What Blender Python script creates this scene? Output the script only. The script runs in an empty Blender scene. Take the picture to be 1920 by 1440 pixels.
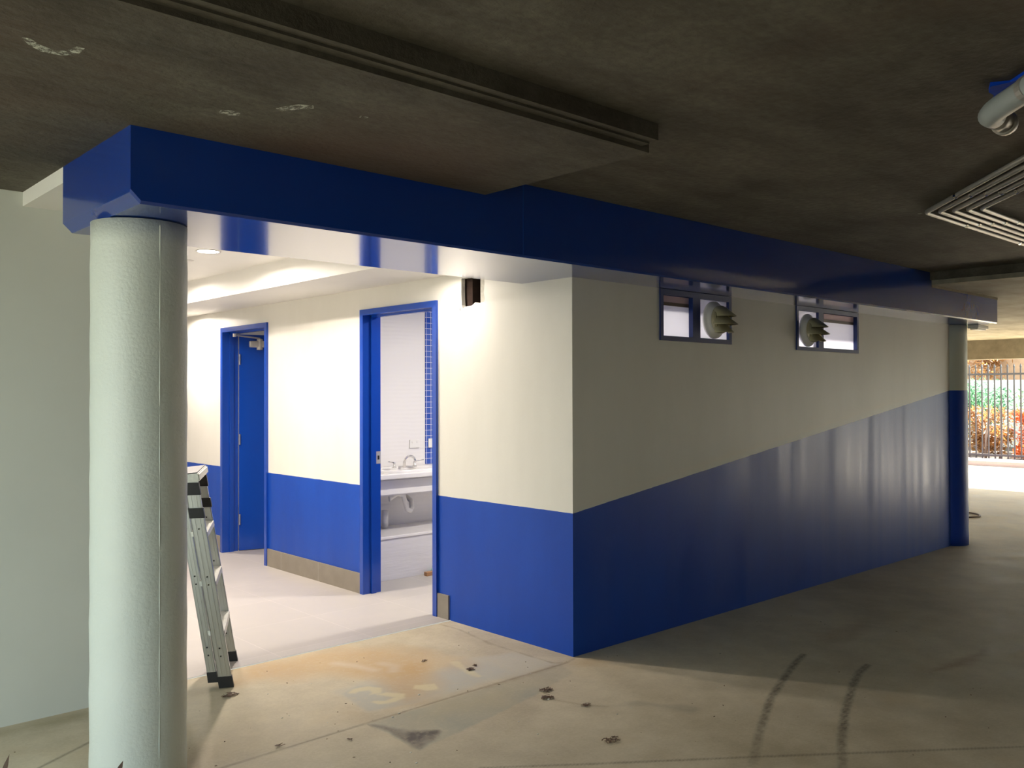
import bpy, bmesh, math, random
import numpy as np
from mathutils import Vector, Matrix, noise
random.seed(7); rng = np.random.default_rng(5)
SC = bpy.context.scene
COL = SC.collection
PI = math.pi

# ------------------------------------------------------------------ helpers
def lin(c):
    def f(v): 
        v/=255.0
        return v/12.92 if v<=0.04045 else ((v+0.055)/1.055)**2.4
    return (f(c[0]),f(c[1]),f(c[2]),1)

def link(o, parent=None):
    COL.objects.link(o)
    if parent: o.parent = parent
    return o
def obj(name, bm, m, parent=None, smooth=False):
    me = bpy.data.meshes.new(name)
    bmesh.ops.recalc_face_normals(bm, faces=bm.faces[:]) if len(bm.faces) else None
    bm.to_mesh(me); bm.free()
    if smooth:
        for p in me.polygons: p.use_smooth = True
    if m: me.materials.append(m)
    return link(bpy.data.objects.new(name, me), parent)
def tag(o, label, cat, group=None):
    o['label']=label; o['category']=cat
    if group: o['group']=group
    return o
def thing(name, label, cat, loc=(0,0,0), rotz=0, group=None):
    o = bpy.data.objects.new(name, None); o.empty_display_size=.1
    COL.objects.link(o); o.location=loc; o.rotation_euler=(0,0,rotz)
    return tag(o,label,cat,group)
def struct_empty(name, loc=(0,0,0)):
    o = bpy.data.objects.new(name, None); o.empty_display_size=.1
    COL.objects.link(o); o.location=loc; o['kind']='structure'; return o
def struct(name, bm, m, parent=None, smooth=False):
    o = obj(name,bm,m,parent,smooth)
    if not parent: o['kind']='structure'
    return o
def B(): return bmesh.new()
def box(bm, a, b, rot=None, piv=None):
    x0,y0,z0=a; x1,y1,z1=b
    c=[(x0,y0,z0),(x1,y0,z0),(x1,y1,z0),(x0,y1,z0),(x0,y0,z1),(x1,y0,z1),(x1,y1,z1),(x0,y1,z1)]
    vs=[bm.verts.new(Vector(p)) for p in c]
    for f in ((0,3,2,1),(4,5,6,7),(0,1,5,4),(1,2,6,5),(2,3,7,6),(3,0,4,7)): bm.faces.new([vs[i] for i in f])
    if rot is not None:
        pv=Vector(piv)
        for v in vs: v.co = rot@(v.co-pv)+pv
    return vs
def bx(a,b): 
    bm=B(); box(bm,a,b); return bm
def bevelbox(a,b,w=.005,seg=2):
    bm=bx(a,b); bmesh.ops.bevel(bm, geom=bm.edges[:], offset=w, segments=seg, affect='EDGES', profile=.6); return bm
def tube(bm, pts, r, n=16, cap=True):
    pts=[Vector(p) for p in pts]; rings=[]
    up=None
    for i,p in enumerate(pts):
        if i==0: t=pts[1]-pts[0]
        elif i==len(pts)-1: t=pts[-1]-pts[-2]
        else: t=(pts[i+1]-p).normalized()+(p-pts[i-1]).normalized()
        t.normalize()
        if up is None:
            up = Vector((0,0,1)) if abs(t.z)<.9 else Vector((1,0,0))
        s=t.cross(up).normalized(); up=s.cross(t).normalized()
        rr = r[i] if isinstance(r,(list,tuple)) else r
        rings.append([bm.verts.new(p+s*math.cos(2*PI*k/n)*rr+up*math.sin(2*PI*k/n)*rr) for k in range(n)])
    for a,b in zip(rings,rings[1:]):
        for k in range(n): bm.faces.new((a[k],a[(k+1)%n],b[(k+1)%n],b[k]))
    if cap: bm.faces.new(rings[0][::-1]); bm.faces.new(rings[-1])
def lathe(bm, prof, n=32, M=None):
    M = M or Matrix()
    rings=[]
    for r,z in prof:
        if r<1e-6: rings.append([bm.verts.new(M@Vector((0,0,z)))])
        else: rings.append([bm.verts.new(M@Vector((r*math.cos(2*PI*k/n),r*math.sin(2*PI*k/n),z))) for k in range(n)])
    for a,b in zip(rings,rings[1:]):
        for k in range(n):
            if len(a)==1 and len(b)==1: continue
            if len(a)==1: bm.faces.new((a[0],b[k],b[(k+1)%n]))
            elif len(b)==1: bm.faces.new((a[k],a[(k+1)%n],b[0]))
            else: bm.faces.new((a[k],a[(k+1)%n],b[(k+1)%n],b[k]))
def prism(bm, poly, f0, f1):
    a=[bm.verts.new(f0(p)) for p in poly]; b=[bm.verts.new(f1(p)) for p in poly]
    bm.faces.new(a); bm.faces.new(b[::-1])
    n=len(poly)
    for i in range(n): bm.faces.new((a[i],a[(i+1)%n],b[(i+1)%n],b[i]))

# ------------------------------------------------------------------ materials
class NT:
    def __init__(s,name):
        s.m=bpy.data.materials.new(name); s.m.use_nodes=True; s.t=s.m.node_tree; s.n=s.t.nodes; s.l=s.t.links
        s.b=s.n['Principled BSDF']
    def new(s,t,**k):
        n=s.n.new(t)
        for a,v in k.items(): setattr(n,a,v)
        return n
    def lk(s,a,b): s.l.new(a,b)
    def coord(s): 
        if not hasattr(s,'_c'): s._c=s.new('ShaderNodeTexCoord')
        return s._c.outputs['Object']
    def noise(s,scale,detail=4,rough=.55,vec=None,sc=None):
        n=s.new('ShaderNodeTexNoise'); n.inputs['Scale'].default_value=scale; n.inputs['Detail'].default_value=detail; n.inputs['Roughness'].default_value=rough
        v = vec or s.coord()
        if sc:
            m=s.new('ShaderNodeMapping'); m.inputs['Scale'].default_value=sc; s.lk(v,m.inputs[0]); v=m.outputs[0]
        s.lk(v,n.inputs['Vector']); return n.outputs['Fac']
    def math(s,op,a,b=None,c=None,clamp=False):
        n=s.new('ShaderNodeMath',operation=op); n.use_clamp=clamp
        for i,v in enumerate((a,b,c)):
            if v is None: continue
            if isinstance(v,(int,float)): n.inputs[i].default_value=v
            else: s.lk(v,n.inputs[i])
        return n.outputs[0]
    def ramp(s,f,lo,hi,a=0,b=1):
        n=s.new('ShaderNodeMapRange'); s.lk(f,n.inputs[0])
        for i,v in zip((1,2,3,4),(lo,hi,a,b)): n.inputs[i].default_value=v
        return n.outputs[0]
    def mix(s,f,a,b,mode='MIX'):
        n=s.new('ShaderNodeMix',data_type='RGBA',blend_type=mode)
        for i,v in ((0,f),(6,a),(7,b)):
            if isinstance(v,(int,float,tuple)): n.inputs[i].default_value=v
            else: s.lk(v,n.inputs[i])
        return n.outputs[2]
    def bump(s,h,strength=.3,dist=.01):
        n=s.new('ShaderNodeBump'); n.inputs['Strength'].default_value=strength; n.inputs['Distance'].default_value=dist
        s.lk(h,n.inputs['Height']); s.lk(n.outputs[0],s.b.inputs['Normal'])
    def col(s,c):
        if isinstance(c,tuple): s.b.inputs['Base Color'].default_value=c
        else: s.lk(c,s.b.inputs['Base Color'])
    def rough(s,v):
        if isinstance(v,(int,float)): s.b.inputs['Roughness'].default_value=v
        else: s.lk(v,s.b.inputs['Roughness'])

def plain(name,c,rough=.5,metal=0,nscale=30,namt=.08,bump=0,coat=0,ior=None,sc=None):
    t=NT(name); base=c if len(c)==4 else lin(c)
    n=t.noise(nscale,3,sc=sc)
    d=tuple(v*(1-namt) for v in base[:3])+(1,); l=tuple(min(1,v*(1+namt)) for v in base[:3])+(1,)
    t.col(t.mix(n,d,l)); t.rough(rough); t.b.inputs['Metallic'].default_value=metal
    if bump: t.bump(t.noise(nscale*3,3,sc=sc),bump,.004)
    if coat: t.b.inputs['Coat Weight'].default_value=coat
    if ior: t.b.inputs['IOR'].default_value=ior
    return t.m

BLUE=(0.007,0.055,0.40,1)
CREAM=(0.74,0.72,0.63,1)
def m_wall_paint():
    t=NT('cream_and_blue_wall_paint')
    s=t.new('ShaderNodeSeparateXYZ'); t.lk(t.coord(),s.inputs[0])
    x=t.math('MAXIMUM',s.outputs[0],0.0)
    th=t.math('ADD',t.math('MULTIPLY',x,(1.491-.802)/5.242),.80)
    wob=t.math('MULTIPLY',t.math('SUBTRACT',t.noise(9,2),.5),.006)
    f=t.math('LESS_THAN',s.outputs[2],t.math('ADD',th,wob))
    n=t.noise(2.2,4,.6,sc=(1,1,.35))
    cr=t.mix(t.ramp(n,.3,.7),(0.70,0.68,0.62,1),(0.76,0.742,0.685,1))
    bl=t.mix(t.ramp(n,.3,.7),(0.005,0.052,0.36,1),(0.006,0.066,0.43,1))
    t.col(t.mix(f,cr,bl))
    st=t.noise(1.8,2,.5,sc=(3.5,3.5,.22))
    t.rough(t.math('ADD',t.math('MULTIPLY',f,t.ramp(st,.3,.7,-.12,.05)),.40)); t.b.inputs['Specular IOR Level'].default_value=.32
    t.bump(t.noise(55,4,.6),.18,.003)
    return t.m
def m_blue(name,rough=.16,bump=.05,coat=.3,col1=(0.005,0.052,0.37,1),col2=(0.006,0.066,0.43,1)):
    t=NT(name); n=t.noise(3,4)
    t.col(t.mix(n,col1,col2)); t.rough(rough); t.b.inputs['Coat Weight'].default_value=coat; t.b.inputs['Coat Roughness'].default_value=.08
    t.bump(t.noise(25,3,sc=(1,1,1)),bump,.003); return t.m
def m_concrete(name,c1,c2,rough=.85,spots=True,sc=1.0):
    t=NT(name)
    n=t.noise(1.1*sc,6,.62); n2=t.noise(7*sc,5,.65,sc=(.35,1,1)); 
    f=t.math('ADD',t.math('MULTIPLY',n,.65),t.math('MULTIPLY',n2,.35))
    c=t.mix(t.ramp(f,.36,.64),c1,c2)
    if spots:
        v=t.new('ShaderNodeTexVoronoi'); v.inputs['Scale'].default_value=2.2; t.lk(t.coord(),v.inputs['Vector'])
        sp=t.math('LESS_THAN',v.outputs['Distance'],.035)
        c=t.mix(t.math('MULTIPLY',sp,.6),c,(.42,.42,.38,1))
    t.col(c); t.rough(rough); t.bump(t.noise(22,6,.65),.35,.006)
    return t.m
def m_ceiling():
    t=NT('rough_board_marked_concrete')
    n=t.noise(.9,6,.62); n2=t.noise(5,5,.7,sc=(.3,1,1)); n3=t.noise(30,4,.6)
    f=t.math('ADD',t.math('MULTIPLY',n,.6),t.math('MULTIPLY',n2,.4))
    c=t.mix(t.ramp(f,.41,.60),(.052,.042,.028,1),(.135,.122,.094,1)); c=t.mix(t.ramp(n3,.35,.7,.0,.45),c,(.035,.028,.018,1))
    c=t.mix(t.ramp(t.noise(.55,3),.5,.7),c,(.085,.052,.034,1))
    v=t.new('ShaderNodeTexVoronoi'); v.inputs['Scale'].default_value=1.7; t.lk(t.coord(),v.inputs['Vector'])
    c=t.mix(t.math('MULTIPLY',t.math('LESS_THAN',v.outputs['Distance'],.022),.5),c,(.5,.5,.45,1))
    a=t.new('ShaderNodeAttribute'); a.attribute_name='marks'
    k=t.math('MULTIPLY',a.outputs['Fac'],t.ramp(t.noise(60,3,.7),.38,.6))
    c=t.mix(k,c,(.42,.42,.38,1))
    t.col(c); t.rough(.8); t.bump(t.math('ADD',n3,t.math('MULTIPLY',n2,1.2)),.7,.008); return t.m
def m_floor():
    t=NT('stained_garage_concrete')
    n=t.noise(.8,6,.6); n2=t.noise(4,6,.68); n3=t.noise(70,4,.7)
    f=t.math('ADD',t.math('MULTIPLY',n,.5),t.math('ADD',t.math('MULTIPLY',n2,.35),t.math('MULTIPLY',n3,.15)))
    c=t.mix(t.ramp(f,.40,.60),(.42,.355,.235,1),(.63,.555,.40,1))
    c=t.mix(t.math('MULTIPLY',t.ramp(t.noise(1.7,3,.6),.55,.75),.35),c,(.50,.36,.18,1))
    a=t.new('ShaderNodeAttribute'); a.attribute_name='stain'
    k=t.math('MULTIPLY',a.outputs['Alpha'],t.ramp(t.noise(28,5,.75),.3,.5,.55,1.0),clamp=True)
    c=t.mix(k,c,a.outputs['Color'])
    t.col(c); t.rough(t.ramp(n2,.3,.7,.5,.75)); t.b.inputs['Specular IOR Level'].default_value=.35
    t.bump(t.math('ADD',n3,n2),.12,.004); return t.m
def m_tilefloor():
    t=NT('pale_floor_tiles')
    br=t.new('ShaderNodeTexBrick'); t.lk(t.coord(),br.inputs['Vector'])
    br.offset=0; br.inputs['Scale'].default_value=1; br.inputs['Brick Width'].default_value=.6; br.inputs['Row Height'].default_value=.6
    br.inputs['Mortar Size'].default_value=.0025; br.inputs['Mortar Smooth'].default_value=.4
    br.inputs['Color1'].default_value=(.43,.395,.36,1); br.inputs['Color2'].default_value=(.455,.42,.385,1); br.inputs['Mortar'].default_value=(.55,.50,.46,1)
    n=t.noise(3,5,.65)
    t.col(t.mix(t.ramp(n,.35,.7,0,.5),br.outputs['Color'],(.38,.36,.34,1))); t.rough(.45); t.bump(t.noise(60,4),.05,.002); return t.m
def m_wave():
    t=NT('white_wavy_wall_tile')
    w=t.new('ShaderNodeTexWave',wave_type='BANDS',bands_direction='Z'); w.inputs['Scale'].default_value=9; w.inputs['Distortion'].default_value=3; w.inputs['Detail'].default_value=1; w.inputs['Detail Scale'].default_value=.4
    t.lk(t.coord(),w.inputs['Vector']); t.col((.83,.80,.78,1)); t.rough(.15); t.bump(w.outputs['Fac'],.05,.01); return t.m
def m_mosaic():
    t=NT('blue_mosaic_tile')
    mp=t.new('ShaderNodeMapping'); t.lk(t.coord(),mp.inputs[0]); mp.inputs['Rotation'].default_value=(PI/2,0,0)
    br=t.new('ShaderNodeTexBrick'); t.lk(mp.outputs[0],br.inputs['Vector']); br.offset=0; br.inputs['Scale'].default_value=1
    br.inputs['Brick Width'].default_value=.05; br.inputs['Row Height'].default_value=.05; br.inputs['Mortar Size'].default_value=.0018; br.inputs['Bias'].default_value=0
    br.inputs['Color1'].default_value=(.01,.06,.40,1); br.inputs['Color2'].default_value=(.05,.12,.48,1); br.inputs['Mortar'].default_value=(.8,.8,.85,1)
    t.col(br.outputs['Color']); t.rough(.15); return t.m
def emis(name,c,s):
    t=NT(name); t.b.inputs['Emission Color'].default_value=c; t.b.inputs['Emission Strength'].default_value=s; t.col((.9,.9,.9,1)); return t.m
def m_leaf(name,c1,c2,c3=None):
    t=NT(name); n=t.noise(6,3); o=t.mix(t.ramp(n,.35,.65),lin(c1),lin(c2)); t.col(o); t.rough(.5)
    tr=t.new('ShaderNodeBsdfTranslucent'); t.lk(o,tr.inputs[0]); mx=t.new('ShaderNodeMixShader'); mx.inputs[0].default_value=.5
    t.lk(t.b.outputs[0],mx.inputs[1]); t.lk(tr.outputs[0],mx.inputs[2]); t.lk(mx.outputs[0],t.n['Material Output'].inputs[0]); return t.m
def m_glass():
    t=NT('window_glass'); g=t.new('ShaderNodeBsdfTransparent'); gl=t.new('ShaderNodeBsdfGlossy'); gl.inputs['Roughness'].default_value=.03
    f=t.new('ShaderNodeFresnel'); f.inputs[0].default_value=1.4; mx=t.new('ShaderNodeMixShader'); t.lk(f.outputs[0],mx.inputs[0]); t.lk(g.outputs[0],mx.inputs[1]); t.lk(gl.outputs[0],mx.inputs[2])
    t.lk(mx.outputs[0],t.n['Material Output'].inputs[0]); return t.m

M={}
M['wall']=m_wall_paint(); M['blue']=m_blue('glossy_blue_paint'); M['beam']=m_blue('shade_darkened_blue_beam_paint',.17,.06,.5,(0.003,0.034,0.25,1),(0.003,0.042,0.30,1)); M['frame']=m_blue('dark_blue_window_paint',.5,.03,0,(0.003,0.020,0.13,1),(0.003,0.024,0.16,1)); M['sheet']=plain('bright_blue_plastic',(.004,.055,.5,1),.8,namt=.2); M['sheet'].node_tree.nodes['Principled BSDF'].inputs['Specular IOR Level'].default_value=.1; M['doorblue']=m_blue('blue_door_enamel',.22,.02,.2)  # beam: same blue paint, darkened so its colour carries the shade
M['white']=plain('white_ceiling_paint',(.80,.78,.74,1),.55,nscale=4,namt=.03); M['cream']=plain('pale_green_white_wall_paint',(.66,.68,.62,1),.55,nscale=3,namt=.05,bump=.1)
M['inner']=plain('white_room_paint',(.80,.79,.77,1),.5,nscale=4,namt=.02)
M['ceil']=m_ceiling(); M['floor']=m_floor(); M['tile']=m_tilefloor(); M['wave']=m_wave(); M['mosaic']=m_mosaic()
M['conc']=m_concrete('brown_grey_concrete',(.16,.135,.10,1),(.30,.27,.21,1))
M['conc_bounce']=m_concrete('sun_bounce_tan_slab_concrete',(.15,.13,.095,1),(.34,.31,.24,1),.8,False,1.3)
M['skirt']=plain('grey_brown_skirting_tile',(.25,.22,.18,1),.55,nscale=9,namt=.2,bump=.1)
M['alu']=plain('brushed_aluminium',(.62,.64,.62,1),.34,.9,nscale=40,namt=.08,sc=(4,4,.2))
M['alu_white']=plain('white_worn_aluminium',(.72,.72,.66,1),.4,.2,nscale=60,namt=.25)
M['black']=plain('black_plastic',(.015,.015,.016,1),.5)
M['chrome']=plain('chrome',(.75,.73,.70,1),.12,1)
M['porcelain']=plain('white_porcelain',(.83,.80,.77,1),.12,coat=.4,namt=.01)
M['plastic']=plain('white_plastic',(.80,.78,.74,1),.35,namt=.02)
M['wrap']=plain('plastic_wrapped_white_panel',(.72,.70,.71,1),.12,coat=.8,nscale=6,namt=.12,bump=.35,sc=(.4,1,4))
M['timber']=plain('raw_timber',(.42,.22,.10,1),.6,nscale=20,namt=.3,sc=(1,8,8))
M['brick']=plain('dark_brown_brick',(.028,.013,.008,1),.95,nscale=25,namt=.5,bump=.6)
M['plaster']=plain('torn_plaster',(.50,.48,.42,1),.9,nscale=60,namt=.25,bump=.6)
M['void']=plain('dark_cavity',(.012,.010,.009,1),.9)
M['cowl']=plain('weathered_cream_metal',(.36,.33,.20,1),.35,.35,nscale=12,namt=.2)
M['conduit']=plain('galvanised_conduit',(.42,.40,.37,1),.38,.5,nscale=30,namt=.15)
M['pipe']=plain('grey_pvc_pipe',(.34,.37,.37,1),.4,nscale=12,namt=.08)
M['closer']=plain('pale_grey_enamel_metal',(.55,.52,.48,1),.35,.3)
M['glass']=m_glass()
t=NT('frosted_white_pane'); tr=t.new('ShaderNodeBsdfTranslucent'); tr.inputs[0].default_value=(.97,.96,.99,1); mx=t.new('ShaderNodeMixShader'); mx.inputs[0].default_value=.85; t.col((.85,.85,.85,1)); t.rough(.2)
t.lk(t.b.outputs[0],mx.inputs[1]); t.lk(tr.outputs[0],mx.inputs[2]); t.lk(mx.outputs[0],t.n['Material Output'].inputs[0]); M['frost']=t.m
t=NT('pinkish_upper_pane'); tr=t.new('ShaderNodeBsdfTranslucent'); tr.inputs[0].default_value=(.62,.52,.50,1); mx=t.new('ShaderNodeMixShader'); mx.inputs[0].default_value=.75; t.col((.6,.52,.5,1)); t.rough(.2)
t.lk(t.b.outputs[0],mx.inputs[1]); t.lk(tr.outputs[0],mx.inputs[2]); t.lk(mx.outputs[0],t.n['Material Output'].inputs[0]); M['frost2']=t.m
M['brownrail']=plain('brown_rail',(.14,.10,.075,1),.5)
M['fence']=plain('dark_grey_fence_paint',(.055,.052,.055,1),.45)
M['kerb']=plain('pinkish_kerb_concrete',(.55,.42,.45,1),.8)
M['drive']=plain('pale_driveway_concrete',(.55,.53,.50,1),.8,nscale=2,namt=.1)
M['farbrick']=plain('sandy_brown_brick',(.36,.24,.15,1),.9,nscale=7,namt=.3,bump=.3)
M['soil']=plain('dark_garden_soil',(.06,.045,.03,1),.95,nscale=20,namt=.4)
M['green']=m_leaf('green_leaves',(40,90,40),(120,160,80)); M['green2']=m_leaf('blue_green_leaves',(50,105,75),(120,165,120))
M['orange']=m_leaf('orange_brown_leaves',(150,60,15),(225,120,45)); M['brownleaf']=m_leaf('brown_tan_leaves',(110,70,35),(190,140,80))
M['dryleaf']=plain('dry_brown_leaf',(.13,.075,.045,1),.6,nscale=30,namt=.4)
M['bark']=plain('pale_bark',(.30,.22,.18,1),.9,nscale=20,namt=.3)
M['hose']=plain('brown_cord',(.16,.11,.09,1),.6)
M['lens']=emis('lit_downlight_lens',(1,.93,.82,1),40)
M['unlit']=plain('white_speaker_disc',(.74,.71,.67,1),.5)
M['col']=plain('pale_green_white_column_paint',(.62,.66,.60,1),.38,nscale=3,namt=.04,bump=.0)
def m_column2():
    t=NT('cream_and_blue_column_paint'); s=t.new('ShaderNodeSeparateXYZ'); t.lk(t.coord(),s.inputs[0])
    f=t.math('LESS_THAN',s.outputs[2],1.49); t.col(t.mix(f,(.62,.64,.57,1),BLUE)); t.rough(.4); t.bump(t.noise(50,3),.2,.003); return t.m
M['col2']=m_column2()
t=NT('pale_column_paint_textured'); n=t.noise(3,4); t.col(t.mix(n,(.60,.645,.59,1),(.655,.69,.635,1))); t.rough(.42)
v=t.new('ShaderNodeTexVoronoi'); v.inputs['Scale'].default_value=5; t.lk(t.coord(),v.inputs['Vector'])
t.bump(t.math('ADD',t.noise(70,4,.6),t.noise(9,3,.6)),.38,.0055); M['col']=t.m

# ------------------------------------------------------------------ camera
cam=bpy.data.cameras.new('camera'); co=bpy.data.objects.new('camera',cam); COL.objects.link(co)
yaw,pit,rol=(0.8276611622543794, 0.011055828732186468, -0.0028825860781690285)
cy,sy,cp,sp=math.cos(yaw),math.sin(yaw),math.cos(pit),math.sin(pit)
F=Vector((cy*cp,sy*cp,sp)); R=Vector((sy,-cy,0)); U=R.cross(F)
R2=R*math.cos(rol)+U*math.sin(rol); U2=-R*math.sin(rol)+U*math.cos(rol)
mw=Matrix((( R2.x,U2.x,-F.x,-3.6075590690119244),(R2.y,U2.y,-F.y,-3.426783305121565),(R2.z,U2.z,-F.z,1.47),(0,0,0,1)))
co.matrix_world=mw; cam.sensor_fit='HORIZONTAL'; cam.sensor_width=36; cam.lens=1662.4022409961738/1920*36; cam.clip_start=.05; cam.clip_end=300
SC.camera=co

# ------------------------------------------------------------------ floor with its stains
def poly_sd(px,py,poly):
    """signed distance to polygon, negative inside (numpy grids)"""
    P=np.array(poly,float); n=len(P); d=np.full(px.shape,1e9); ins=np.zeros(px.shape,bool)
    for i in range(n):
        a=P[i];b=P[(i+1)%n]; e=b-a
        t=np.clip(((px-a[0])*e[0]+(py-a[1])*e[1])/(e@e),0,1)
        d=np.minimum(d,np.hypot(px-a[0]-t*e[0],py-a[1]-t*e[1]))
        c=((a[1]>py)!=(b[1]>py)); 
        with np.errstate(divide='ignore',invalid='ignore'):
            xi=(b[0]-a[0])*(py-a[1])/((b[1]-a[1]) if b[1]!=a[1] else 1e-9)+a[0]
        ins^=(c&(px<xi))
    return np.where(ins,-d,d)
def line_d(px,py,pts):
    d=np.full(px.shape,1e9)
    for a,b in zip(pts,pts[1:]):
        a=np.array(a,float);b=np.array(b,float);e=b-a
        t=np.clip(((px-a[0])*e[0]+(py-a[1])*e[1])/(e@e),0,1)
        d=np.minimum(d,np.hypot(px-a[0]-t*e[0],py-a[1]-t*e[1]))
    return d
def blobs(px,py,s,seed):
    r=np.random.default_rng(seed); out=np.zeros(px.shape)
    for _ in range(10):
        k=r.normal(0,s,2); out+=np.sin(px*k[0]+py*k[1]+r.uniform(0,6.28))
    return out/3.2
def coords(lo,hi,a,b,fine,coarse):
    return np.unique(np.concatenate([np.arange(lo,a,coarse),np.arange(a,b,fine),np.arange(b,hi+coarse*.5,coarse)]).round(4))
xs=coords(-10,16.0,-3.0,2.2,.01,.5); ys=coords(-10,9,-2.3,1.10,.01,.5)
GX,GY=np.meshgrid(xs,ys)
C=np.zeros(GX.shape+(3,)); A=np.zeros(GX.shape)
def lay(col,alpha):
    global C,A
    al=np.clip(alpha,0,1); na=al+A*(1-al)
    w=np.where(na>0,al/np.maximum(na,1e-6),0)[...,None]
    C=C*(1-w)+np.array(col)*w; A=na
sm=lambda d,w:np.clip(.5-d/w,0,1)
nz=blobs(GX,GY,18,1); nz2=blobs(GX,GY,45,2); nz3=blobs(GX,GY,7,3)
OCHRE=(.52,.33,.14); GREYP=(.30,.31,.25); LG=(.50,.48,.40)
lay(LG,sm(poly_sd(GX,GY,[(-1.271,0.411),(-1.311,0.065),(-1.136,0.0),(-0.175,0.0),(-0.202,0.286),(-0.517,0.376),(-0.77,0.332),(-1.039,0.429)])+nz3*.02,.06)*.6)
lay((.40,.41,.37),sm(poly_sd(GX,GY,[(-1.271,0.36),(-1.311,0.065),(-1.1,0.0),(-0.9,0.05),(-1.0,.3),(-1.15,.40)])+nz*.006,.02)*.42)
lay((.42,.43,.40),sm(poly_sd(GX,GY,[(-.8,.30),(-.85,.03),(-.45,.03),(-.4,.25),(-.6,.33)])+nz*.012,.08)*.4)
lay(OCHRE,sm(poly_sd(GX,GY,[(-1.462,1.08),(-0.834,1.04),(-0.562,0.813),(-0.555,0.617),(-0.62,0.342),(-0.77,0.332),(-0.955,0.555),(-1.264,0.72),(-1.6,0.86)])+nz3*.06,.22)*.62)
lay(OCHRE,sm(poly_sd(GX,GY,[(-0.935,0.637),(-0.696,0.478),(-0.844,0.189),(-1.089,-0.007),(-1.2,0.0),(-1.02,0.261)])+nz3*.04,.16)*.62)
lay(GREYP,sm(poly_sd(GX,GY,[(-1.40,-0.07),(-1.403,-0.462),(-0.98,-0.385),(-0.56,-0.297),(-0.206,-0.195),(-0.159,-0.051)])+nz*.005,.015)*(.42+.14*nz3))
lay((.44,.37,.20),sm(poly_sd(GX,GY,[(-1.2,-.08),(-1.15,-.25),(-.8,-.28),(-.55,-.2),(-.6,-.1)])+nz3*.05,.2)*.35)
lay((.10,.08,.065),sm(poly_sd(GX,GY,[(-1.40,-0.075),(-1.345,-0.15),(-1.30,-0.25),(-1.20,-0.335),(-1.22,-.38),(-1.30,-0.425),(-1.403,-0.462)])+nz*.012+nz2*.006,.025)*(.68+.22*nz2))
CP=(.66,.58,.36)
for P in ([(-1.245,0.344),(-1.186,0.385),(-1.115,0.363),(-1.075,0.296),(-1.12,0.235),(-1.173,0.25),(-1.15,.28),(-1.14,.31),(-1.19,.33),(-1.22,.315)],[(-1.155,0.235),(-1.10,0.225),(-1.045,0.15),(-1.08,0.10),(-1.147,0.085),(-1.215,0.11),(-1.24,0.17),(-1.21,.17),(-1.17,.125),(-1.11,.14)],[(-0.93,0.22),(-0.845,0.167),(-0.879,0.09),(-0.93,0.11),(-0.97,0.18)]):
    lay(CP,sm(poly_sd(GX,GY,P)+nz2*.004,.015)*.8)
lay(CP,sm(line_d(GX,GY,[(-0.544,0.375),(-0.593,0.216),(-0.605,0.106)])-.022+nz2*.004,.02)*.6)
lay((.66,.58,.46),sm(line_d(GX,GY,[(-1.031,0.805),(-0.977,0.702),(-0.945,0.57)])-.03,.05)*.5)
lay((.62,.54,.42),sm(line_d(GX,GY,[(-0.85,0.63),(-0.82,0.548),(-0.877,0.481)])-.03,.04)*.45)
tread=.5+.5*np.clip(blobs(GX,GY,140,8),-1,1)
for P in ([(0.975,-0.855),(0.85,-.885),(0.587,-0.974),(0.202,-1.113),(-0.192,-1.299),(-0.532,-1.475)],[(1.05,-1.185),(.9,-1.215),(0.702,-1.28),(0.294,-1.443),(-0.045,-1.598),(-0.295,-1.73),(-.6,-1.9)]):
    lay((.06,.05,.035),sm(line_d(GX,GY,P)-.018,.02)*(.35+.45*tread)*np.clip((GX+.9)/1.0,.15,1))
lay((.26,.14,.06),sm(poly_sd(GX,GY,[(1.183,-1.446),(1.464,-1.479),(1.862,-1.504),(1.717,-1.554),(1.386,-1.536),(1.161,-1.474)])+nz*.02,.05)*.5)
lay((.26,.16,.08),sm(poly_sd(GX,GY,[(1.3,-0.78),(1.595,-.70),(1.992,-0.713),(1.849,-0.851),(1.375,-0.847)])+nz*.04,.12)*.3)
lay((.22,.20,.16),sm(line_d(GX,GY,[(-.55,-.56),(-.3,-.75),(-.2,-.95)])-.03+nz*.03,.05)*.35)
lay((.25,.18,.10),sm(line_d(GX,GY,[(-.579,-.383),(-.518,-.56),(-.45,-.65)])-.004,.02)*.6)
JC=(.10,.075,.045)
jw=.005
for P in ([(-3,-.08),(-2.08,-0.067),(-1.389,-0.055),(-0.828,-0.046),(-0.106,-0.048)],[(-3,.58),(-1.335,-0.761),(-0.991,-1.03),(-0.476,-1.42),(0.044,-1.823),(0.453,-2.14),(1,-2.6)][1:],[(-2.8,.31),(-2.608,0.425),(-2.497,0.491),(-2.30,0.61)]):
    lay(JC,sm(line_d(GX,GY,P)-jw+nz2*.001,.013)*(.75))
lay((.26,.20,.12),sm(line_d(GX,GY,[(-0.11,1.09),(-0.098,0.891),(-0.163,0.514),(-0.163,0.153),(-0.16,0),(-0.106,-0.048),(-0.012,-0.021)])-.006+nz2*.003,.012)*.55)
lay((.30,.23,.14),sm(line_d(GX,GY,[(-.7,-.06),(-0.15,-0.05)])-.018+nz2*.006,.03)*.4)
lay((.42,.27,.12),sm(np.hypot(GX+.02,GY+.12)-.08+nz*.03,.1)*.4)
lay((.16,.12,.07),sm(GY-1.10+.008,.01)*0+sm(np.abs(GY-1.092)-.004,.008)*((GX>-1.8)&(GX<0))*.7)
lay((.30,.24,.12),sm(np.abs(GY-.93)-.05+nz3*.03,.1)*(GX<-1.85)*.5)
nx,ny=len(xs),len(ys)
V=np.stack([GX,GY,np.zeros_like(GX)],-1).reshape(-1,3)
idx=np.arange(nx*ny).reshape(ny,nx)
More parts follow.
